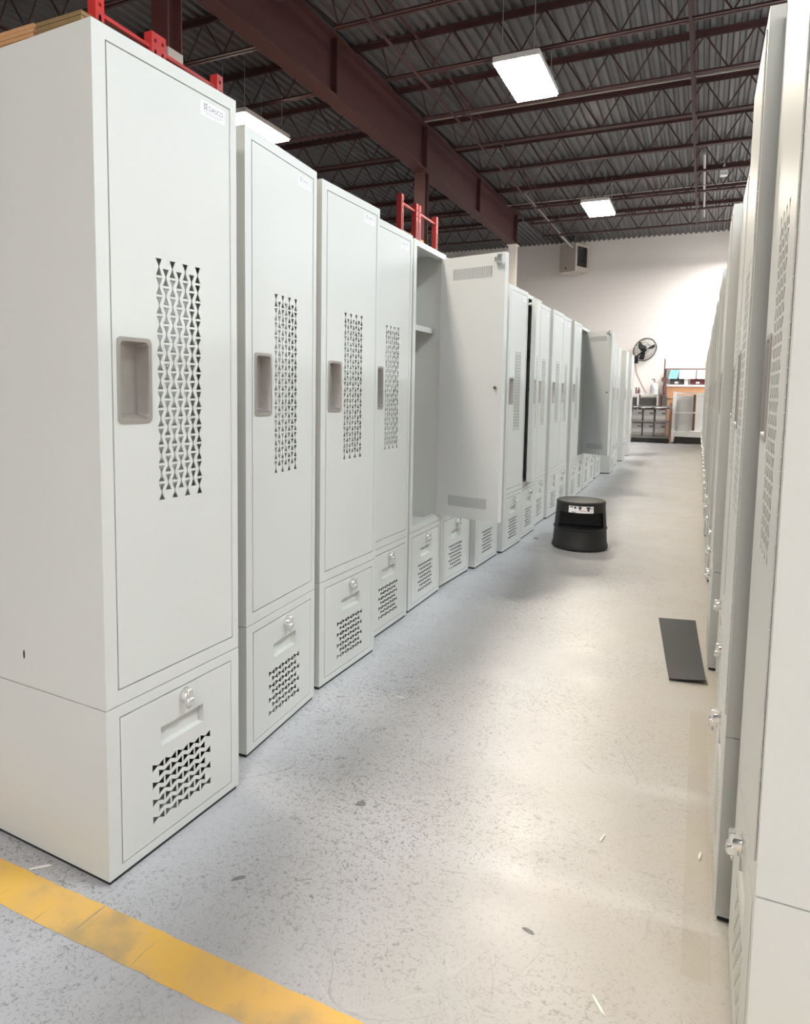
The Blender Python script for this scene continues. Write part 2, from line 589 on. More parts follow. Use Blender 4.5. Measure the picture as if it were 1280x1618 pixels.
# diagonal cross bridging between joists near x = -0.35 and x = -3.8
for bx in (-0.35, -3.8):
    yj = 6.17
    while yj + 1.5 < 19.8:
        B().bar((bx, yj, 5.8), (bx, yj + 1.505, 6.24), 0.02, 0.02).bar((bx + 0.02, yj, 6.24), (bx + 0.02, yj + 1.505, 5.8), 0.02, 0.02).obj('cross_bridging', M['maroon'], ceil)
        yj += 1.505 * 3
for yy, za in ((7.2, 6.19), (11.6, 6.12), (17.2, 6.05)):
    B().tube(((GX + 0.2, yy, za), (8.5, yy, za)), 0.011, 6).obj('conduit', M['galv'], ceil)
B().tube(((-3.93, 15.9, 5.92), (-3.9, 21.6, 5.92), (-3.9, 22.2, 5.95)), 0.032, 8).obj('conduit', M['galv'], ceil)
B().tube(((-0.2, 15.2, 6.12), (-0.2, 20.4, 6.12), (-0.2, 20.5, 6.32)), 0.026, 8).obj('conduit', M['galv'], ceil)
jb = B().box(0.10, 0.24, 16.47, 16.61, 6.02, 6.16, bev=0.01)
jb.box(0.15, 0.19, 16.52, 16.56, 6.16, ZD)
jb.obj('junction_box', M['white_enamel'], ceil)

# ------------------------------------------------------------------ high bay lights
hb = B()
hb.box(-0.28, 0.28, -0.6, 0.6, 0.055, 0.085)
hb.box(-0.16, 0.16, -0.45, 0.45, 0.085, 0.125, bev=0.01)
for s in (-1, 1):
    hb.box(s * 0.285 - 0.005, s * 0.285 + 0.005, -0.605, 0.605, 0.02, 0.09)
    hb.box(-0.28, 0.28, s * 0.605 - 0.005, s * 0.605 + 0.005, 0.02, 0.09)
hb_me = hb.mesh('housing', M['white_enamel'])
lens_me = {k: B().box(-0.272, 0.272, -0.592, 0.592, -0.005, 0.05).mesh('lens', LENS[k]) for k in LENS}
ch_me = B().tube(((0, 0, 0.085), (0, 0, 0.80)), 0.005, 4, cap=False).mesh('chain', M['galv'])
for lx, ly, colr in LIGHTS:
    seen = {(-2.28, 9.2): 'rectangular high bay light glaring under the joists, the nearer over the aisle',
            (-2.28, 16.0): 'rectangular high bay light under the joists, small one near the far wall',
            (-6.6, 9.2): 'glaring high bay light partly hidden by the top of the second left locker'}.get((lx, ly))
    t = thing('high_bay_light', seen or 'high bay light out of view, %s, %s' % (
        'behind the left row' if lx < -5 else 'over the left row' if lx < 0 else 'right of the right row' if lx < 5 else 'far right',
        {-4.4: 'behind the viewer', -3.8: 'added fill just behind the viewer', 2.4: 'near the viewer', 9.2: 'halfway along', 16.0: 'far along', 18.6: 'added fill near the end', 20.0: 'added fill close to the end', 21.6: 'added fill at the end'}[ly]), 'light',
              (lx, ly, 5.44), 0, 'high bay lights' if not seen else 'high bay lights in view')
    inst('housing', hb_me, t)
    inst('lens', lens_me['warm' if lx < 0 else 'rear' if ly < 0 or ly > 18 else 'cool'], t)
    for sx in (-0.2, 0.2):
        for sy in (-0.5, 0.5):
            inst('chain', ch_me, t, (sx, sy, 0))

# ------------------------------------------------------------------ lockers
LW, LD, LH, LJT = 0.547, 0.61, 2.286, 0.503          # width, depth, height, joint between bin and wardrobe
# local axes: front face at x = 0 looking to +x, y = 0 near/handle side, y = LW hinge side


def carcass(z0, z1, oy0, oy1, oz0, oz1, shelf=None):
    b = B()
    t = 0.004
    r = 0.035                                        # depth of the face frame
    b.box(-LD, -0.004, 0, t, z0, z1)                 # near side
    b.box(-LD, -0.004, LW - t, LW, z0, z1)           # far side
    b.box(-LD, -LD + t, t, LW - t, z0, z1)           # back
    b.box(-LD, -0.004, t, LW - t, z0, z0 + t)        # bottom
    b.box(-LD, -0.004, t, LW - t, z1 - t, z1)        # top
    b.sheet([(0.0, z0), (LW, z0), (LW, z1), (0.0, z1)], [[(oy0, oz0), (oy0, oz1), (oy1, oz1), (oy1, oz0)]], 0.0, 0.004)
    # return lips round the opening
    b.box(-r - 0.015, -0.004, oy0 - 0.003, oy0, oz0 - 0.003, oz1 + 0.003)
    b.box(-r - 0.015, -0.004, oy1, oy1 + 0.003, oz0 - 0.003, oz1 + 0.003)
    b.box(-r - 0.015, -0.004, oy0, oy1, oz1, oz1 + 0.003)
    b.box(-r - 0.015, -0.004, oy0, oy1, oz0 - 0.003, oz0)
    return b


UO = (0.0415, 0.519, 0.5455, 2.2505)                    # wardrobe door opening y0 y1 z0 z1
LO = (0.0438, 0.5095, 0.0398, 0.4695)                    # bin door opening
upper_me = carcass(LJT + 0.0015, LH, *UO).mesh('upper_cabinet', M['paint'])
lower_me = carcass(0.014, LJT - 0.0015, *LO).mesh('lower_cabinet', M['paint'])
bl_ = B()                                            # added dark panels, stand in for shade inside the bin
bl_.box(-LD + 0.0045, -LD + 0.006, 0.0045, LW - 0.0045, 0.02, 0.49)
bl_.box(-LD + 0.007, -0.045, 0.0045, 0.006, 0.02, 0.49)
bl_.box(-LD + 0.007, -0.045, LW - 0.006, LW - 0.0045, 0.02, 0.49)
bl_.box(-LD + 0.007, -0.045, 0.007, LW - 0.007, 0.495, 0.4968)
bin_shade_me = bl_.mesh('bin_shade_panels', M['bin_shade'])
plinth_me = B().box(-LD + 0.01, -0.006, 0.006, LW - 0.006, 0.0, 0.0139).mesh('plinth', M['black'])


def bowtie_v(y, z, w, h):
    k = 0.17 * w / 2
    w2, h2 = w / 2, h / 2
    return [(y - w2, z - h2), (y + w2, z - h2), (y + w2 * 0.55, z - h2 * 0.5), (y + k, z - h2 * 0.1), (y + k, z + h2 * 0.1), (y + w2 * 0.55, z + h2 * 0.5),
            (y + w2, z + h2), (y - w2, z + h2), (y - w2 * 0.55, z + h2 * 0.5), (y - k, z + h2 * 0.1), (y - k, z - h2 * 0.1), (y - w2 * 0.55, z - h2 * 0.5)]


def bowtie_h(y, z, w, h):
    return [(y + (b - z), z + (a - y)) for a, b in bowtie_v(y, z, h, w)]


def rrect(y0, y1, z0, z1, r, n=4):
    out = []
    for cy_, cz_, a in ((y1 - r, z0 + r, -PI / 2), (y1 - r, z1 - r, 0), (y0 + r, z1 - r, PI / 2), (y0 + r, z0 + r, PI)):
        for i in range(n + 1):
            q = a + PI / 2 * i / n
            out.append((cy_ + r * math.cos(q), cz_ + r * math.sin(q)))
    return out


HY0, HY1, HZ0, HZ1 = 0.058, 0.177, 1.279, 1.511      # steel pull on the wardrobe door
RY0, RY1, RZ0, RZ1 = 0.194, 0.374, 0.316, 0.3745     # pull recess on the bin door

# the wardrobe door is modelled with its hinge axis at the local origin: local y runs from -(width) to 0
HINGE = 0.5165
DU0, DU1, DZ0, DZ1 = 0.0455, 0.5135, 0.5495, 2.2465
holes = []
for c in range(7):
    yc = 0.2 + 0.0122 + 0.0258 * c
    rows, zs = (13, 1.05 + 0.0532 / 2) if c % 2 == 0 else (12, 1.05 + 0.0532)
    for r in range(rows):
        holes.append(bowtie_v(yc, zs + 0.0532 * r, 0.0232, 0.0468))
sk = B()
sh = lambda pl: [(p[0] - HINGE, p[1]) for p in pl]
sk.sheet(sh([(DU0, DZ0), (DU1, DZ0), (DU1, DZ1), (DU0, DZ1)]), [sh(rrect(HY0 + .005, HY1 - .005, HZ0 + .005, HZ1 - .005, .012))] + [sh(h) for h in holes], 0.0, 0.0025)
d0, d1 = DU0 - HINGE, DU1 - HINGE
for a, c in ((d0, d0 + 0.0025), (d1 - 0.0025, d1)):
    sk.box(-0.042, -0.0025, a, c, DZ0, DZ1)
sk.box(-0.042, -0.0025, d0, d1, DZ0, DZ0 + 0.0025)
sk.box(-0.042, -0.0025, d0, d1, DZ1 - 0.0025, DZ1)
upper_door_me = sk.mesh('upper_door', M['paint'])

slots = []
for zc in (2.135, 0.66):
    for i in range(23):
        yc = d0 + 0.095 + i * 0.0125
        slots.append([(yc - 0.0022, zc - 0.035), (yc + 0.0022, zc - 0.035), (yc + 0.0022, zc + 0.035), (yc - 0.0022, zc + 0.035)])
ip = B()
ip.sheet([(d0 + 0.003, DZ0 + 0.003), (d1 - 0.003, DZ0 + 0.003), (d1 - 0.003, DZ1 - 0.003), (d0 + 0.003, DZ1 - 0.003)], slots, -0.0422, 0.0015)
inner_me = ip.mesh('inner_panel', M['paint_shaded'])

pan = B()                                            # stainless recessed pull
o_, i_ = rrect(HY0, HY1, HZ0, HZ1, 0.014), rrect(HY0 + 0.011, HY1 - 0.011, HZ0 + 0.011, HZ1 - 0.011, 0.012)
pan.sheet(sh(o_), [sh(list(reversed(i_)))], 0.0035, 0.0034)
bk = rrect(HY0 + 0.017, HY1 - 0.017, HZ0 + 0.022, HZ1 - 0.017, 0.006)
nn = len(i_)
mid = rrect(HY0 + 0.013, HY1 - 0.013, HZ0 + 0.013, HZ1 - 0.013, 0.011)
vs = [(0.0034, p[0] - HINGE, p[1]) for p in i_] + [(-0.004, p[0] - HINGE, p[1]) for p in mid] + [(-0.040, p[0] - HINGE, p[1]) for p in bk]
fs = []
for L_ in range(2):
    for i in range(nn):
        a, c = L_ * nn + i, L_ * nn + (i + 1) % nn
        fs.append((a, a + nn, c + nn, c))
fs.append(tuple(range(2 * nn, 3 * nn)))
pan.add(vs, fs)
pan.box(-0.040, -0.026, HY0 + 0.022 - HINGE, HY0 + 0.036 - HINGE, 1.392, 1.402)   # finger catch
pull_me = pan.mesh('recessed_pull', M['steel'], smooth=True)

# white maker's sticker with its lettering
SY0, SY1, SZ0, SZ1 = 0.386, 0.492, 2.190, 2.233


def text_mesh(body, size):
    cu = bpy.data.curves.new('t', 'FONT')
    cu.body = body
    cu.size = size
    cu.resolution_u = 2
    ob = bpy.data.objects.new('t', cu)
    COL.objects.link(ob)
    dg = bpy.context.evaluated_depsgraph_get()
    me = bpy.data.meshes.new_from_object(ob.evaluated_get(dg))
    bpy.data.objects.remove(ob)
    vs = [v.co.copy() for v in me.vertices]
    fs = [tuple(p.vertices) for p in me.polygons]
    bpy.data.meshes.remove(me)
    return vs, fs


st = B()
st.box(0.0001, 0.0006, SY0 - HINGE, SY1 - HINGE, SZ0, SZ1)
tv, tf = text_mesh('DASCO', 0.0205)
tw = max(v.x for v in tv)
st.add([(0.0008, SY0 + 0.034 + v.x * 0.064 / tw - HINGE, SZ0 + 0.0205 + v.y) for v in tv], tf, 1)
for k in range(4):                                   # zig-zag emblem left of the name
    for s in (0, 1):
        ya = SY0 + 0.012 + s * 0.009
        za = SZ0 + 0.018 + k * 0.005
        d = 0.007 if (k + s) % 2 else -0.0
        st.add([(0.0008, ya + a - HINGE, za + c) for a, c in ((0, d * 0.3), (0.0075, 0.003 - d * 0.3), (0.0075, 0.0055 - d * 0.3), (0, 0.0025 + d * 0.3))], [(0, 1, 2, 3)], 1)
for k, (a, c) in enumerate(((0.008, 0.098), (0.02, 0.085))):
    zc = SZ0 + 0.0125 - k * 0.005
    st.add([(0.0008, SY0 + a - HINGE, zc), (0.0008, SY0 + c - HINGE, zc), (0.0008, SY0 + c - HINGE, zc + 0.0016), (0.0008, SY0 + a - HINGE, zc + 0.0016)], [(0, 1, 2, 3)], 2)
sticker_me = st.mesh('sticker', [M['white_label'], M['ink'], M['ink_light']])

hg = B()                                             # piano hinge: a run of short knuckles
z = DZ0
while z < DZ1 - 0.02:
    hg.tube(((0.0012, 0, z), (0.0012, 0, z + 0.0235)), 0.0024, 5)
    z += 0.025
hinge_me = hg.mesh('piano_hinge', M['paint'])

lv = B()                                             # lock lever inside an opened door
lv.box(-0.052, -0.0438, d0 + 0.02, d0 + 0.055, 2.175, 2.235, bev=0.003)
lv.tube(((-0.044, d0 + 0.036, 2.2), (-0.072, d0 + 0.036, 2.2)), 0.014, 10)
lv.box(-0.076, -0.064, d0 + 0.010, d0 + 0.062, 2.187, 2.213, bev=0.002)
lever_me = lv.mesh('lock_lever', M['chrome'])
ct = B()
ct.tube(((-0.0437, d0 + 0.045, 1.41), (-0.060, d0 + 0.045, 1.41)), 0.009, 8)
catch_me = ct.mesh('catch_pin', M['dark_metal'])

# bin door
BU0, BU1, BZ0, BZ1 = 0.0475, 0.5065, 0.0435, 0.4655
lh = []
for r in range(7):
    zc = 0.089 + 0.0128 + 0.0267 * r
    cnt, ys = (5, 0.157 + 0.025) if r % 2 == 0 else (4, 0.157 + 0.05)
    for c in range(cnt):
        lh.append(bowtie_h(ys + 0.0503 * c, zc, 0.0455, 0.0238))
ld = B()
ld.sheet([(BU0, BZ0), (BU1, BZ0), (BU1, BZ1), (BU0, BZ1)], [[(RY0, RZ0), (RY0, RZ1), (RY1, RZ1), (RY1, RZ0)]] + lh, 0.0, 0.0025)
ld.box(-0.022, -0.0025, BU0, BU0 + 0.0025, BZ0, BZ1)
ld.box(-0.022, -0.0025, BU1 - 0.0025, BU1, BZ0, BZ1)
ld.box(-0.022, -0.0025, BU0, BU1, BZ1 - 0.0025, BZ1)
ld.box(-0.022, -0.0025, BU0, BU1, BZ0, BZ0 + 0.0025)
lower_door_me = ld.mesh('lower_door', M['paint'])
rc = B()                                             # pull recess: sloping sill, back, sides, head
e = 0.0001
rc.add([(e, RY0, RZ0), (e, RY1, RZ0), (-0.021, RY1 - 0.001, RZ0 + 0.001), (-0.021, RY0 + 0.001, RZ0 + 0.001),
        (e, RY0, RZ1), (e, RY1, RZ1), (-0.021, RY1 - 0.001, RZ1 - 0.0005), (-0.021, RY0 + 0.001, RZ1 - 0.0005)],
       [(0, 1, 2, 3), (3, 2, 6, 7), (7, 6, 5, 4), (0, 3, 7, 4), (2, 1, 5, 6)])
recess_me = rc.mesh('pull_recess', M['paint'])

KY, KZ = 0.289, 0.432                                # turn latch with padlock loop
kb = B()
mx_ = Matrix.Translation((0, KY, KZ + 0.006)) @ Matrix.Rotation(PI / 2, 4, 'Y')
kb.lathe([(0.021, 0.0), (0.021, 0.004), (0.017, 0.006), (0.0165, 0.020), (0.014, 0.023), (0, 0.023)], 20, 0, mx_)
kb.box(0.004, 0.030, KY - 0.010, KY + 0.010, KZ - 0.004, KZ + 0.030, bev=0.002)
kb.box(0.010, 0.034, KY - 0.013, KY + 0.013, KZ - 0.020, KZ + 0.002, bev=0.003)
lp = []
for i in range(11):
    a = PI * i / 10
    lp.append((0.022 + 0.0, KY + 0.009 * math.cos(a), KZ - 0.020 - 0.012 * math.sin(a)))
kb.tube(lp, 0.0032, 6)
knob_me = kb.mesh('turn_latch', M['chrome'], smooth=True)

shf = B()
shf.box(-LD + 0.005, -0.075, 0.006, LW - 0.006, 1.800, 1.803)
shf.box(-0.078, -0.075, 0.006, LW - 0.006, 1.768, 1.803)
shelf_me = shf.mesh('shelf', M['paint'])

sl = B()
sl.lathe([(0.0, 0.0006), (1, 0.0006), (1, 0.0)], 14, 0, Matrix.Translation((-0.34, 0, 0.597)) @ Matrix.Rotation(PI / 2, 4, 'X') @ Matrix.Diagonal((0.0042, 0.0135, 1, 1)))
slot_me = sl.mesh('slot_hole', M['black'])


def locker(label, loc, rz, group, door_deg=0.0, detail=True, interior=False, slot=False):
    t = thing('locker', label, 'locker', loc, rz, group)
    u = inst('upper_cabinet', upper_me, t)
    l = inst('lower_cabinet', lower_me, t)
    inst('plinth', plinth_me, t)
    inst('bin_shade_panels', bin_shade_me, l)
    if interior:
        inst('shelf', shelf_me, u)
    if slot:
        inst('slot_hole', slot_me, u)
    d = inst('upper_door', upper_door_me, t, (0.0005, HINGE, 0), math.radians(door_deg))
    inst('recessed_pull', pull_me, d)
    inst('sticker', sticker_me, d)
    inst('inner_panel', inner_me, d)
    inst('piano_hinge', hinge_me, d)
    if interior or door_deg > 3:
        inst('lock_lever', lever_me, d)
        inst('catch_pin', catch_me, d)
    b = inst('lower_door', lower_door_me, t, (0.0005, 0, 0))
    inst('pull_recess', recess_me, b)
    inst('turn_latch', knob_me, b)
    return t


ORD = ['first', 'second', 'third', 'fourth', 'fifth', 'sixth', 'seventh', 'eighth', 'ninth', 'tenth', 'eleventh', 'twelfth', 'thirteenth', 'fourteenth',
       'fifteenth', 'sixteenth', 'seventeenth', 'eighteenth', 'nineteenth', 'twentieth', 'twenty-first', 'twenty-second', 'twenty-third', 'twenty-fourth',
       'twenty-fifth', 'twenty-sixth', 'twenty-seventh', 'twenty-eighth', 'twenty-ninth', 'thirtieth', 'thirty-first', 'thirty-second', 'thirty-third', 'thirty-fourth']
# left row: (x of the near front corner, x of the far front corner, y of the near front corner)
LEFT = [(-1.412, -1.386, 1.292), (-1.474, -1.508, 2.004), (-1.530, -1.512, 2.632), (-1.592, -1.582, 3.232), (-1.594, -1.592, 3.835),
        (-1.612, -1.576, 4.446), (-1.545, -1.522, 5.062), (-1.497, -1.470, 5.690), (-1.492, -1.478, 6.300), (-1.520, -1.516, 6.935),
        (-1.492, -1.478, 7.520), (-1.500, -1.492, 8.090), (-1.478, -1.470, 8.760), (-1.500, -1.500, 9.450), (-1.502, -1.502, 10.07),
        (-1.52, -1.52, 10.75), (-1.53, -1.53, 11.58), (-1.405, -1.405, 12.45), (-1.47, -1.47, 13.07), (-1.48, -1.48, 13.70), (-1.455, -1.455, 14.95), (-1.47, -1.47, 16.35)]
DOORS = {4: 78, 8: 9, 13: 56}
for i, (xa, xb, y) in enumerate(LEFT):
    base = '%s pale grey metal locker of the left row from the yellow line' % ORD[i]
    lab = {0: 'large pale grey metal locker nearest the viewer on the left, by the yellow line',
           4: 'locker in the left row with its tall door wide open, shelf inside in view',
           5: 'left row locker whose upper part is hidden behind the open door',
           8: 'ninth left row locker, its tall door slightly ajar showing a dark gap',
           13: 'locker far along the left row with its open door in dark shade',
           len(LEFT) - 1: 'last pale locker at the far end of the left row'}.get(i, base)
    rz = math.atan2(-(xb - xa), LW)
    locker(lab, (xa, y, 0), rz, 'pale grey lockers of the left row', DOORS.get(i, 0.0), interior=i in (4, 13, 8), slot=i == 0)

RIGHT_X = [0.128, 0.098, 0.122, 0.126, 0.090, 0.098, 0.110, 0.094, 0.088, 0.096, 0.080, 0.086, 0.078, 0.082, 0.07]
for i in range(33):
    y = 1.300 + 0.606 * i
    xx = RIGHT_X[i] if i < len(RIGHT_X) else 0.07 - 0.002 * (i - 15) + random.uniform(-0.006, 0.006)
    lab = '%s pale metal locker of the right row, counted from the viewer' % ORD[i]
    if i == 0:
        lab = 'pale metal locker nearest the viewer on the right, its plain side facing out'
    elif i == 32:
        lab = 'last pale metal locker at the far end of the right row'
    locker(lab, (xx, y + LW, 0), PI, 'pale grey lockers of the right row')

# flattened boards lying on the nearest left locker
def board_stack(name, label, x0, x1, y0, zs, m):
    t = thing(name, label, 'board stack', ((x0 + x1) / 2, y0 + 0.2, LH + 0.0005))
    z = 0.0
    for k in range(zs):
        a = (x1 - x0) / 2
        j = random.uniform(-0.004, 0.0)
        B().box(-a, a + j, -0.2 - j * 0.5, 0.2, z, z + 0.0105).obj('board', m, t)
        z += 0.0115
    return t


board_stack('board_stack', 'stack of flattened brown boards on top of the nearest left locker', -1.985, -1.648, 1.318, 4, M['cardboard'])
board_stack('board_stack', 'darker stack of thin boards on the nearest locker, beside the brown stack', -1.645, -1.478, 1.323, 4, M['cardboard_dark'])  # the shade on this stack is put into its darker board colour

# ------------------------------------------------------------------ pallet racks behind the left row
def rack(label, ys, ztop, x_face, x_far):
    t = thing('pallet_rack', label, 'rack', (0, 0, 0), 0, 'red pallet racks behind the left lockers')
    for xf in (x_face, x_far):
        for y in ys:
            p = B()
            hl = []
            z = 0.12
            while z < ztop - 0.06:
                hl.append([(y - 0.012, z), (y + 0.012, z), (y + 0.008, z + 0.026), (y - 0.008, z + 0.026)])
                z += 0.075
            p.sheet([(y - 0.035, 0.01), (y + 0.035, 0.01), (y + 0.035, ztop), (y - 0.035, ztop)], hl, xf, 0.003)
            p.box(xf - 0.07, xf - 0.003, y - 0.035, y - 0.032, 0.01, ztop)
            p.box(xf - 0.07, xf - 0.003, y + 0.032, y + 0.035, 0.01, ztop)
            p.box(xf - 0.09, xf + 0.02, y - 0.06, y + 0.06, 0.0, 0.01)
            p.obj('post', M['rack_red'], t)
        for a, c in ((ys[0], ys[1]), (ys[2], ys[3])):
            z = 0.3
            k = 0
            while z < ztop - 0.1:
                z2 = min(z + 0.62, ztop - 0.10)
                q = ((xf - 0.035, a, z2), (xf - 0.035, c, z2)) if k % 2 == 0 else ((xf - 0.035, a, z), (xf - 0.035, c, z2))
                if z2 > ztop - 0.11:
                    q = ((xf - 0.035, a, ztop - 0.095), (xf - 0.035, c, ztop - 0.10))
                B().bar(q[0], q[1], 0.03, 0.025).obj('brace', M['rack_red'], t)
                z, k = z2 + 0.001, k + 1
    for y in ys:
        B().bar((x_face - 0.07, y, 2.85), (x_far, y, 2.85), 0.04, 0.11).obj('beam', M['rack_red'], t)
    B().box(x_far, x_face - 0.08, ys[0] - 0.02, ys[3] + 0.02, 2.905, 2.93).obj('deck_board', M['plywood'], t)
    return t


rack('red pallet rack with frames rising behind the nearest left locker', (3.37, 3.86, 3.93, 4.57), 3.86, -3.6, -6.2)
rack('red pallet rack with frames rising behind the fourth and fifth left lockers', (8.24, 8.74, 8.84, 9.50), 3.90, -3.6, -6.2)
bx = thing('cardboard_box', 'tan cardboard box up on the red rack behind the open locker', 'box', (-4.05, 8.95, 2.9305))
B().box(-0.3, 0.3, -0.42, 0.42, 0.0, 0.62, bev=0.006).obj('carton', M['cardboard'], bx)
B().box(-0.302, 0.302, -0.03, 0.03, 0.0, 0.6215).obj('tape', M['plywood'], bx)

# ------------------------------------------------------------------ stool
ST = thing('step_stool', 'round black two-step rolling stool standing on the aisle floor', 'stool', (-0.942, 6.285, 0), math.atan2(-6.285, 0.942) + 0.05)


def r_at(z):
    return 0.240 - 0.030 * z / 0.43


sb = B()
# rim and lower drum with the tread as its top
sb.lathe([(0.236, 0.008), (0.246, 0.020), (0.243, 0.045), (r_at(0.06), 0.06), (r_at(0.18), 0.180), (r_at(0.19) + 0.008, 0.186), (r_at(0.19) + 0.008, 0.198), (0.222, 0.202), (0.20, 0.199), (0.0, 0.199)], 48)
sb.obj('lower_drum', M['rubber'], ST, smooth=True)


def arc_prism(b, a_half, z0, z1, cav):
    """ring section with a wide slot cut into its front (+x)"""
    n = 36
    ang = [a_half + (2 * PI - 2 * a_half) * i / n for i in range(n + 1)]
    rows = []
    for z in (z0, z1):
        r = r_at(z)
        o = [(r * math.cos(a), r * math.sin(a), z) for a in ang]
        yb = r * math.sin(a_half)
        o += [(cav, -yb * 0.97, z), (cav, yb * 0.97, z)]
        rows.append(o)
    k = len(rows[0])
    vs = rows[0] + rows[1]
    fs = [(i, (i + 1) % k, (i + 1) % k + k, i + k) for i in range(k)]
    b.add(vs, fs)


sm = B()
arc_prism(sm, math.radians(58), 0.199, 0.340, -0.02)
sm.obj('riser', M['rubber'], ST, smooth=True)
su = B()
su.lathe([(0.0, 0.3395), (r_at(0.34), 0.340), (r_at(0.405), 0.405), (r_at(0.41) + 0.003, 0.410), (r_at(0.42) + 0.004, 0.422), (r_at(0.42) - 0.006, 0.432), (0.10, 0.438), (0.0, 0.439)], 48)
su.obj('top_step', M['rubber'], ST, smooth=True)
lb = B()
n = 14
for zz in ((0.343, 0.402),):
    vs = []
    for i in range(n + 1):
        a = math.radians(-31 + 58 * i / n)
        for z in zz:
            r = r_at(z) + 0.0012
            vs.append((r * math.cos(a), r * math.sin(a), z))
    lb.add(vs, [(2 * i, 2 * i + 2, 2 * i + 3, 2 * i + 1) for i in range(n)])
for a0, a1, z0, z1, mi in ((-28, -20, .388, .397, 1), (-18, -13, .38, .398, 1), (-8, -1, .38, .4, 1), (-6, -3, .365, .38, 1), (10, 19, .38, .398, 1), (12, 17, .36, .38, 1), (-2, 9, .36, .366, 2), (-24, -14, .346, .352, 1), (20, 25, .38, .39, 2)):
    vs = []
    for i in range(4):
        a = math.radians(a0 + (a1 - a0) * i / 3)
        for z in (z0, z1):
            r = r_at(z) + 0.002
            vs.append((r * math.cos(a), r * math.sin(a), z))
    lb.add(vs, [(2 * i, 2 * i + 2, 2 * i + 3, 2 * i + 1) for i in range(3)], mi)
tag(lb.obj('warning_label', [M['white_label'], M['ink'], M['ink_red']], ST), 'worn white label with dark print')
for k in range(3):
    a = 2 * PI * k / 3 + 0.4
    B().lathe([(0.0, 0.0), (0.012, 0.004), (0.016, 0.014), (0.014, 0.0195)], 10, 0, Matrix.Translation((0.17 * math.cos(a), 0.17 * math.sin(a), 0))).obj('caster', M['black'], ST)

# ------------------------------------------------------------------ mat on the floor
cs = [(-0.176, 4.472), (0.031, 4.500), (0.085, 3.518), (-0.077, 3.490)]
mb = B()
NU, NV = 14, 8


def mat_pt(u, v, dz):
    xa = cs[0][0] * (1 - u) + cs[3][0] * u
    xb = cs[1][0] * (1 - u) + cs[2][0] * u
    ya = cs[0][1] * (1 - u) + cs[3][1] * u
    yb = cs[1][1] * (1 - u) + cs[2][1] * u
    h = 0.001 + 0.018 * u ** 6 * (0.4 + 0.6 * v) + 0.006 * (1 + math.sin(u * 9 + v * 2)) * v * (1 - u) * 0.5
    return (xa * (1 - v) + xb * v, ya * (1 - v) + yb * v, h + dz)


vs = [mat_pt(i / NU, j / NV, dz) for dz in (0.0, 0.004) for i in range(NU + 1) for j in range(NV + 1)]
k = (NU + 1) * (NV + 1)
fs = []
for i in range(NU):
    for j in range(NV):
        a = i * (NV + 1) + j
        q = (a, a + 1, a + NV + 2, a + NV + 1)
        fs.append(q)
        fs.append(tuple(x + k for x in reversed(q)))
edge = [j for j in range(NV + 1)] + [(i + 1) * (NV + 1) + NV for i in range(NU)] + [NU * (NV + 1) + NV - 1 - j for j in range(NV)] + [(NU - 1 - i) * (NV + 1) for i in range(NU - 1)]
for a, c in zip(edge, edge[1:] + edge[:1]):
    fs.append((a, a + k, c + k, c))
mb.add(vs, fs)
mt = mb.obj('floor_mat', M['rubber'], smooth=True)
tag(mt, 'dark grey rubber sheet lying on the floor against the right lockers', 'mat')

# ------------------------------------------------------------------ scraps on the floor
def sliver(label, x, y, ang, ln_, w, m, name='wood_splinter', cat='splinter', h=0.004):
    b = B()
    a = ln_ / 2
    b.add([(-a, -w * .3, 0), (-a * .4, -w / 2, 0), (a * .7, -w / 2, 0), (a, 0, 0), (a * .6, w / 2, 0), (-a * .5, w / 2, 0)] +
          [(-a, -w * .3, h), (-a * .4, -w / 2, h * 1.2), (a * .7, -w / 2, h), (a, 0, h * .6), (a * .6, w / 2, h), (-a * .5, w / 2, h)],
          [(5, 4, 3, 2, 1, 0), (6, 7, 8, 9, 10, 11)] + [(i, (i + 1) % 6, (i + 1) % 6 + 6, i + 6) for i in range(6)])
    o = b.obj(name, m)
    o.location = (x, y, 0.0008)
    o.rotation_euler = (0, 0, ang)
    return tag(o, label, cat, 'scraps on the floor')


sliver('pale splinter on the floor in front of the third left locker', -1.168, 2.735, -0.2, 0.05, 0.006, M['splinter'])
sliver('pale splinter standing out on the floor at right, nearer the mat', -0.212, 2.118, 1.35, 0.05, 0.005, M['splinter'])
sliver('thin white splinter lying by the yellow line below the left locker', -1.650, 1.262, 0.75, 0.06, 0.004, M['splinter'])
sliver('pale splinter at the bottom of the picture, right of the yellow line', -0.144, 1.505, 2.2, 0.06, 0.006, M['splinter'])
sliver('white sliver on the floor beside the second right locker', 0.062, 2.16, 1.45, 0.045, 0.006, M['splinter'])
sliver('dark leaf-shaped scrap on the floor in front of the second left locker', -0.966, 1.944, 0.5, 0.036, 0.022, M['dirt'], 'floor_scrap', 'scrap', 0.0015)
sliver('dark scrap on the floor right of the nearest left locker corner', -1.116, 1.477, 0.8, 0.045, 0.013, M['dirt'], 'floor_scrap', 'scrap', 0.0015)
sliver('dark curved scrap on the floor at the lower middle right', -0.335, 1.651, -0.3, 0.034, 0.010, M['dirt'], 'floor_scrap', 'scrap', 0.0015)
sliver('small dark speck of scrap on the floor left of the stool', -1.37, 6.45, 0.3, 0.05, 0.03, M['dirt'], 'floor_scrap', 'scrap', 0.004)

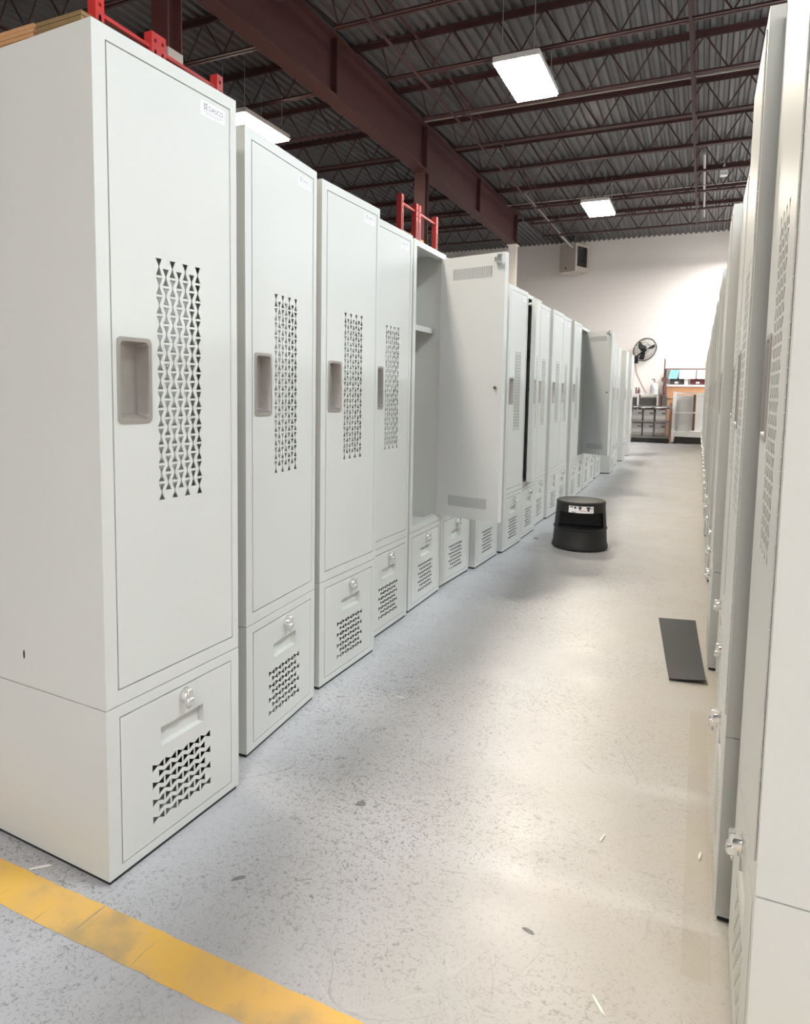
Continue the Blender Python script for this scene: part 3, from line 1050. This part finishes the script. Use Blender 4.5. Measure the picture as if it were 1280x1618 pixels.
# ------------------------------------------------------------------ heater on the far wall
HT = thing('unit_heater', 'beige box unit heater with dark louvres hung high by the far wall', 'heater', (-3.93, 22.75, 5.24), math.radians(-25))
h_ = B()
h_.box(-0.30, 0.30, -0.36, -0.34, 0, 0.86)           # front faces -y; louvre face is +x
h_.box(-0.30, 0.30, 0.34, 0.36, 0, 0.86)
h_.box(-0.30, -0.28, -0.34, 0.34, 0, 0.86)
h_.box(-0.28, 0.30, -0.34, 0.34, 0, 0.02)
h_.box(-0.28, 0.30, -0.34, 0.34, 0.84, 0.86)
h_.box(0.28, 0.30, -0.34, -0.27, 0.02, 0.84)
h_.box(0.28, 0.30, 0.27, 0.34, 0.02, 0.84)
h_.box(0.28, 0.30, -0.27, 0.27, 0.02, 0.16)
h_.box(0.28, 0.30, -0.27, 0.27, 0.78, 0.84)
h_.obj('casing', M['heater'], HT)
B().box(0.20, 0.21, -0.33, 0.33, 0.03, 0.83).obj('coil', M['dark_metal'], HT)
for k in range(7):
    z = 0.19 + 0.075 * k
    o = B().box(0.255, 0.305, -0.27, 0.27, -0.004, 0.004).obj('louvre', M['dark_metal'], HT)
    o.location = (0, 0, z)
for sx in (-0.2, 0.2):
    for sy in (-0.25, 0.25):
        B().tube(((sx, sy, 0.86), (sx, sy, 1.09)), 0.008, 6).obj('hanger_rod', M['galv'], HT)
B().tube(((-0.05, -0.36, 0.12), (-0.05, -0.375, 0.12)), 0.03, 10).obj('port', M['dark_metal'], HT)

# ------------------------------------------------------------------ wall fan
FN = thing('wall_fan', 'black caged wall fan tilted down on the far cream wall', 'fan', (-1.99, Y1, 2.52))
fb = B()
fb.box(-0.07, 0.07, -0.03, -0.001, -0.12, 0.12, bev=0.006)
fb.tube(((0, -0.03, 0.0), (0.0, -0.18, 0.02), (0.10, -0.30, 0.13), (0.25, -0.36, 0.24)), 0.024, 8)
fb.obj('bracket', M['black'], FN, smooth=True)
fc = Vector((0.29, -0.44, 0.28))
ax = Vector((0.52, -0.72, -0.40)).normalized()        # facing the aisle, downwards
s_ = ax.cross(Vector((0, 0, 1))).normalized()
t_ = s_.cross(ax)


def fp(a, r, d):
    return fc + (s_ * math.cos(a) + t_ * math.sin(a)) * r + ax * d


FR = 0.37
cg = B()
for r, d in ((FR, 0.0), (FR * 0.97, 0.06), (FR * 0.97, -0.06), (FR * 0.55, 0.105), (FR * 0.55, -0.10)):
    cg.tube([fp(2 * PI * i / 40, r, d) for i in range(41)], 0.014 if d == 0 else 0.005, 5, cap=False)
for k in range(28):
    a = 2 * PI * k / 28
    cg.tube((fp(a, 0.07, 0.115), fp(a, FR * 0.55, 0.105), fp(a, FR * 0.97, 0.06), fp(a, FR, 0), fp(a, FR * 0.97, -0.06), fp(a, FR * 0.55, -0.10), fp(a, 0.08, -0.11)), 0.0028, 4, cap=False)
cg.obj('cage', M['black'], FN)
bl = B()
for k in range(3):
    a = 2 * PI * k / 3 + 0.6
    pts = []
    for r, w0, w1 in ((0.06, -0.25, 0.35), (0.18, -0.28, 0.36), (0.30, -0.22, 0.30), (0.335, -0.10, 0.18)):
        pts.append((fp(a + w0, r, 0.03), fp(a + w1, r, -0.03)))
    vs = [p for q in pts for p in q]
    vs += [v - ax * 0.006 for v in vs]
    m_ = 8
    fs = [(2 * i, 2 * i + 1, 2 * i + 3, 2 * i + 2) for i in range(3)] + [(2 * i + m_, 2 * i + 2 + m_, 2 * i + 3 + m_, 2 * i + 1 + m_) for i in range(3)]
    bl.add(vs, fs)
bl.obj('blades', M['black'], FN)
B().tube((fp(0, 0, -0.26), fp(0, 0, -0.08), fp(0, 0, -0.06), fp(0, 0, 0.05), fp(0, 0, 0.07)), [0.085, 0.095, 0.05, 0.05, 0.03], 14).obj('motor', M['black'], FN, smooth=True)
B().tube(((0.0, -0.02, -0.12), (0.05, -0.015, -0.45), (0.24, -0.015, -0.82), (0.36, -0.015, -1.05)), 0.012, 6).obj('power_cord', M['pink_cord'], FN)

# ------------------------------------------------------------------ work area at the far end
YB = 22.6
WBN = thing('workbench', 'dark workbench with raised white shelf against the far wall, left of the cabinet', 'workbench', (-1.62, 22.85, 0))
w_ = B()
w_.box(-0.62, 0.40, -0.3, 0.35, 1.40, 1.43)
w_.obj('top', M['white_enamel'], WBN)
B().box(-0.60, 0.40, -0.28, 0.33, 0.86, 0.90).obj('lower_shelf', M['mid_metal'], WBN)
for sx in (-0.58, -0.18, 0.38):
    for sy in (-0.27, 0.31):
        B().box(sx - 0.025, sx + 0.025, sy - 0.025, sy + 0.025, 0, 1.40).obj('leg', M['white_enamel'], WBN)
for nm, x0, x1, lab in (('tote', -2.15, -1.85, 'dark tote on the lower bench shelf, at the left'), ('tote', -1.76, -1.28, 'wide dark tote on the lower bench shelf, at the right')):
    t = thing(nm, lab, 'tote', ((x0 + x1) / 2, 22.82, 0.9005))
    a = (x1 - x0) / 2
    q = B()
    q.box(-a, a, -0.22, -0.205, 0, 0.42)
    q.box(-a, a, 0.205, 0.22, 0, 0.42)
    q.box(-a, -a + 0.015, -0.205, 0.205, 0, 0.42)
    q.box(a - 0.015, a, -0.205, 0.205, 0, 0.42)
    q.box(-a + 0.015, a - 0.015, -0.205, 0.205, 0, 0.015)
    q.obj('bin_body', M['dark_metal'], t)
    B().box(-a - 0.01, a + 0.01, -0.235, -0.2205, 0.39, 0.425).obj('rim', M['mid_metal'], t)
jg = thing('jug', 'white plastic jug with pump standing on the bench shelf', 'jug', (-1.36, 22.72, 1.4305))
B().lathe([(0.10, 0.0), (0.115, 0.02), (0.115, 0.24), (0.09, 0.30), (0.04, 0.33), (0.04, 0.35)], 20).obj('body', M['jug'], jg, smooth=True)
B().tube(((0, 0, 0.35), (0, 0, 0.45), (-0.08, 0, 0.44)), 0.018, 8).obj('pump', M['mid_metal'], jg)
gr = thing('grease_can', 'small dark can with nozzle at the left end of the bench shelf', 'can', (-1.80, 22.70, 1.4305))
B().lathe([(0.045, 0), (0.045, 0.10), (0.02, 0.14), (0.014, 0.2)], 12).obj('body', M['brownred'], gr, smooth=True)
B().box(-0.10, -0.06, -0.02, 0.02, 0.0, 0.19, bev=0.005).obj('handle', M['dark_metal'], gr)
vb = thing('drill_press', 'brown-red machine stand with round head beside the plywood cabinet', 'machine', (-1.085, 22.28, 0))
B().box(-0.11, 0.11, -0.15, 0.15, 0.0, 1.02).obj('stand', M['brownred'], vb)
B().box(-0.10, -0.04, -0.10, 0.10, 1.021, 1.42, bev=0.01).obj('guide', M['brownred'], vb)
B().box(-0.03, 0.12, -0.14, 0.10, 1.021, 1.40, bev=0.02).obj('frame', M['dark_metal'], vb)
B().tube(((0.06, 0, 1.40), (0.05, 0, 1.6), (0.04, 0, 1.78)), [0.05, 0.07, 0.035], 10).obj('column_tube', M['brownred'], vb, smooth=True)
B().tube(((0.03, -0.14, 1.86), (0.03, 0.1, 1.86)), 0.085, 16).obj('wheel', M['brownred'], vb)

CB = thing('plywood_cabinet', 'tan plywood cabinet with open shelf of dark red bins and top rail', 'cabinet', (-0.50, 22.95, 0))
B().box(-0.55, 0.60, -0.25, 0.28, 0.02, 1.66).obj('body', M['plywood'], CB)
B().box(-0.57, 0.62, -0.27, -0.251, 1.28, 1.30).obj('seam_trim', M['cardboard_dark'], CB)
B().box(-0.58, 0.63, -0.28, 0.30, 1.66, 1.72).obj('shelf', M['white_enamel'], CB)
B().box(-0.57, 0.62, 0.26, 0.29, 1.72, 2.18).obj('back_panel', M['carton_grey'], CB)
for sx in (-0.55, 0.6):
    B().box(sx - 0.02, sx + 0.02, -0.27, -0.23, 1.72, 2.19).obj('upright', M['dark_metal'], CB)
B().box(-0.58, 0.63, -0.28, -0.24, 2.17, 2.205).obj('top_rail', M['brownred'], CB)
B().box(-0.02, 0.08, -0.24, 0.25, 1.7205, 1.95).obj('divider', M['white_enamel'], CB)
B().tube(((-0.59, -0.2, 1.72), (-0.59, -0.2, 2.5)), 0.018, 8).obj('pole', M['brownred'], CB)
B().box(0.50, 0.60, -0.1, 0.15, 2.205, 2.42).obj('speaker_box', M['heater'], CB)
for i, (x0, x1, lab) in enumerate(((-0.42, -0.06, 'dark bin on the cabinet shelf, left of the divider'), (0.14, 0.56, 'dark red bin on the cabinet shelf, right of the divider'))):
    t = thing('parts_bin', lab, 'bin', (-0.50 + (x0 + x1) / 2, 22.90, 1.7205), 0, 'bins on the cabinet shelf')
    a = (x1 - x0) / 2
    q = B()
    q.box(-a, a, 0.12, 0.13, 0, 0.2)
    q.box(-a, -a + 0.01, -0.13, 0.12, 0, 0.2)
    q.box(a - 0.01, a, -0.13, 0.12, 0, 0.2)
    q.box(-a + 0.01, a - 0.01, -0.13, 0.12, 0, 0.01)
    q.box(-a + 0.01, a - 0.01, -0.13, -0.12, 0.01, 0.12)
    q.obj('bin_body', M['bin_red'] if i else M['dark_metal'], t)
    B().box(-0.05, 0.05, -0.134, -0.1305, 0.03, 0.09).obj('tag', M['white_label'], t)
for i, (x0, x1, z0, z1, mm, lab, nm) in enumerate(((-0.41, -0.17, 1.89, 2.165, 'teal', 'teal sheet hanging from the cabinet top rail', 'hanging_sheet'),
                                                  (-0.165, 0.28, 1.89, 2.165, 'paper', 'wide white sheet hanging from the cabinet rail beside the teal one', 'hanging_sheet'),
                                                  (0.32, 0.58, 1.89, 2.165, 'paper', 'white sheet hanging from the cabinet rail at its right end', 'hanging_sheet'))):
    b = B()
    n = 6
    vs = []
    for k in range(n + 1):
        f = k / n
        xk = x0 + (x1 - x0) * f
        sk_ = 0.06 if i == 0 else 0.0
        yk = 22.655 + 0.008 * math.sin(f * 7 + i)
        vs += [(-0.50 + xk - sk_, yk - 0.012, z0), (-0.50 + xk, yk, z1)]
    vs += [(v[0], v[1] + 0.002, v[2]) for v in vs]
    m_ = 2 * (n + 1)
    b.add(vs, [(2 * k, 2 * k + 2, 2 * k + 3, 2 * k + 1) for k in range(n)] + [(2 * k + m_, 2 * k + 1 + m_, 2 * k + 3 + m_, 2 * k + 2 + m_) for k in range(n)])
    tag(b.obj(nm, M[mm]), lab, 'sheet', 'sheets hanging from the cabinet rail')

# dark platform cart with wrapped cartons
C1 = thing('platform_cart', 'dark grey platform cart loaded with wrapped cartons at the far end', 'cart', (-1.36, 21.75, 0))
B().box(-0.60, 0.55, -0.30, 0.30, 0.13, 0.20).obj('platform', M['mid_metal'], C1)
B().box(-0.57, 0.52, -0.27, 0.27, 0.025, 0.129).obj('underside_shade', M['black'], C1)  # black box added as the shade under the cart
for sx in (-0.59, 0.54):
    for sy in (-0.28, 0.28):
        B().box(sx - 0.022, sx + 0.022, sy - 0.022, sy + 0.022, 0.20, 1.10).obj('post', M['mid_metal'], C1)
for z in (0.62, 1.06):
    for sy in (-0.28, 0.28):
        B().box(-0.57, 0.52, sy - 0.015, sy + 0.015, z - 0.015, z + 0.015).obj('rail', M['mid_metal'], C1)
eb = B()
eb.tube([(0.54, 0.28 * math.cos(a), 1.06 + 0.10 * math.sin(a)) for a in [PI * i / 10 for i in range(11)]], 0.024, 8)
eb.obj('end_bow', M['dark_metal'], C1)
for sx in (-0.5, 0.45):
    for sy in (-0.335, 0.335):
        cst = B()
        cst.tube(((sx, sy - 0.02, 0.055), (sx, sy + 0.02, 0.055)), 0.055, 14)
        cst.box(sx - 0.02, sx + 0.02, sy - 0.032, sy - 0.024, 0.05, 0.13)
        cst.box(sx - 0.02, sx + 0.02, sy + 0.024, sy + 0.032, 0.05, 0.13)
        cst.obj('caster', M['black'], C1)
k = 0
for zi, z in enumerate((0.2005, 0.5855)):
    for xi, xc in enumerate((-0.36, -0.04, 0.29)):
        k += 1
        t = thing('carton', '%s grey wrapped carton on the dark cart, %s layer' % (('left', 'middle', 'right')[xi], ('bottom', 'upper')[zi]), 'carton', (-1.36 + xc, 21.72, z), 0, 'wrapped cartons on the dark cart')
        B().box(-0.135, 0.135, -0.2, 0.2, 0, 0.375, bev=0.008).obj('box_body', M['carton_grey'], t)
        B().box(0.02, 0.135, -0.2025, -0.2005, 0.25, 0.30).obj('label', M['dark_metal'], t)
        B().box(-0.137, 0.137, -0.204, 0.204, 0.10, 0.20).obj('wrap_band', M['wrap'], t)
fr = B()
n = 12
vs = []
for i in range(n + 1):
    for j in range(5):
        vs.append((-0.50 + 1.0 * i / n, -0.21 + 0.42 * j / 4, 0.966 + 0.035 * math.sin(i * 1.3 + j) * (1 if j % 4 else 0.3) + 0.035))
fs = [(i * 5 + j, i * 5 + j + 5, i * 5 + j + 6, i * 5 + j + 1) for i in range(n) for j in range(4)]
vs += [(v[0], v[1], v[2] - 0.012) for v in vs]
m_ = (n + 1) * 5
fs += [tuple(x + m_ for x in reversed(f)) for f in fs]
fr.add(vs, fs)
o = fr.obj('plastic_sheet', M['white_plastic'], smooth=True)
o.location = (-1.33, 21.72, 0.022)
tag(o, 'crumpled white plastic sheet over the cartons on the dark cart', 'sheet')

# light grey frame cart
C2 = thing('frame_cart', 'tall light grey frame cart with panels at the far end, right', 'cart', (-0.33, 21.85, 0))
B().box(-0.40, 0.42, -0.32, 0.32, 0.20, 0.34).obj('deck', M['cart_grey'], C2)
B().box(-0.34, 0.36, -0.27, 0.27, 0.025, 0.199).obj('underside_shade', M['black'], C2)  # dark block filling in the shade below the deck
for sx in (-0.40, 0.42):
    for sy in (-0.30, 0.30):
        B().box(sx - 0.035, sx + 0.035, sy - 0.03, sy + 0.03, 0.05, 1.50).obj('post', M['cart_grey'], C2)
for z in (0.90, 1.46):
    for sy in (-0.30, 0.30):
        B().box(-0.365, 0.385, sy - 0.018, sy + 0.018, z - 0.018, z + 0.018).obj('rail', M['cart_grey'], C2)
for sx in (-0.36, 0.38):
    for sy in (-0.24, 0.24):
        B().tube(((sx, sy - 0.02, 0.05), (sx, sy + 0.02, 0.05)), 0.05, 12).obj('caster', M['black'], C2)
B().box(-0.44, -0.40, -0.34, -0.30, 0.20, 0.42).obj('corner_bumper', M['white_plastic'], C2)
for x0, x1, y0, z1, mm, lab in ((-0.355, 0.09, 0.05, 1.40, 'panel_grey', 'wide grey panel leaning in the light cart'), (0.10, 0.16, -0.02, 1.42, 'dark_metal', 'narrow dark strip standing in the light cart'),
                                (0.175, 0.38, 0.0, 1.43, 'cart_grey', 'pale grey panel standing at the right in the light cart')):
    t = thing('metal_panel', lab, 'panel', (-0.33 + (x0 + x1) / 2, 21.85 + y0, 0.3405), 0, 'panels in the light cart')
    a = (x1 - x0) / 2
    B().box(-a, a, -0.012, 0.012, 0, z1 - 0.34, bev=0.003).obj('sheet', M[mm], t)
    B().box(-a, -a + 0.012, -0.03, -0.0125, 0, z1 - 0.34).obj('flange', M[mm], t)
o = B().box(-0.17, 0.17, -0.10, 0.10, 0.0, 0.035, bev=0.006).obj('folded_sheet', M['white_plastic'])
o.location = (-0.13, 21.70, 0.3405)
tag(o, 'folded white sheet on the deck of the light grey cart', 'sheet')
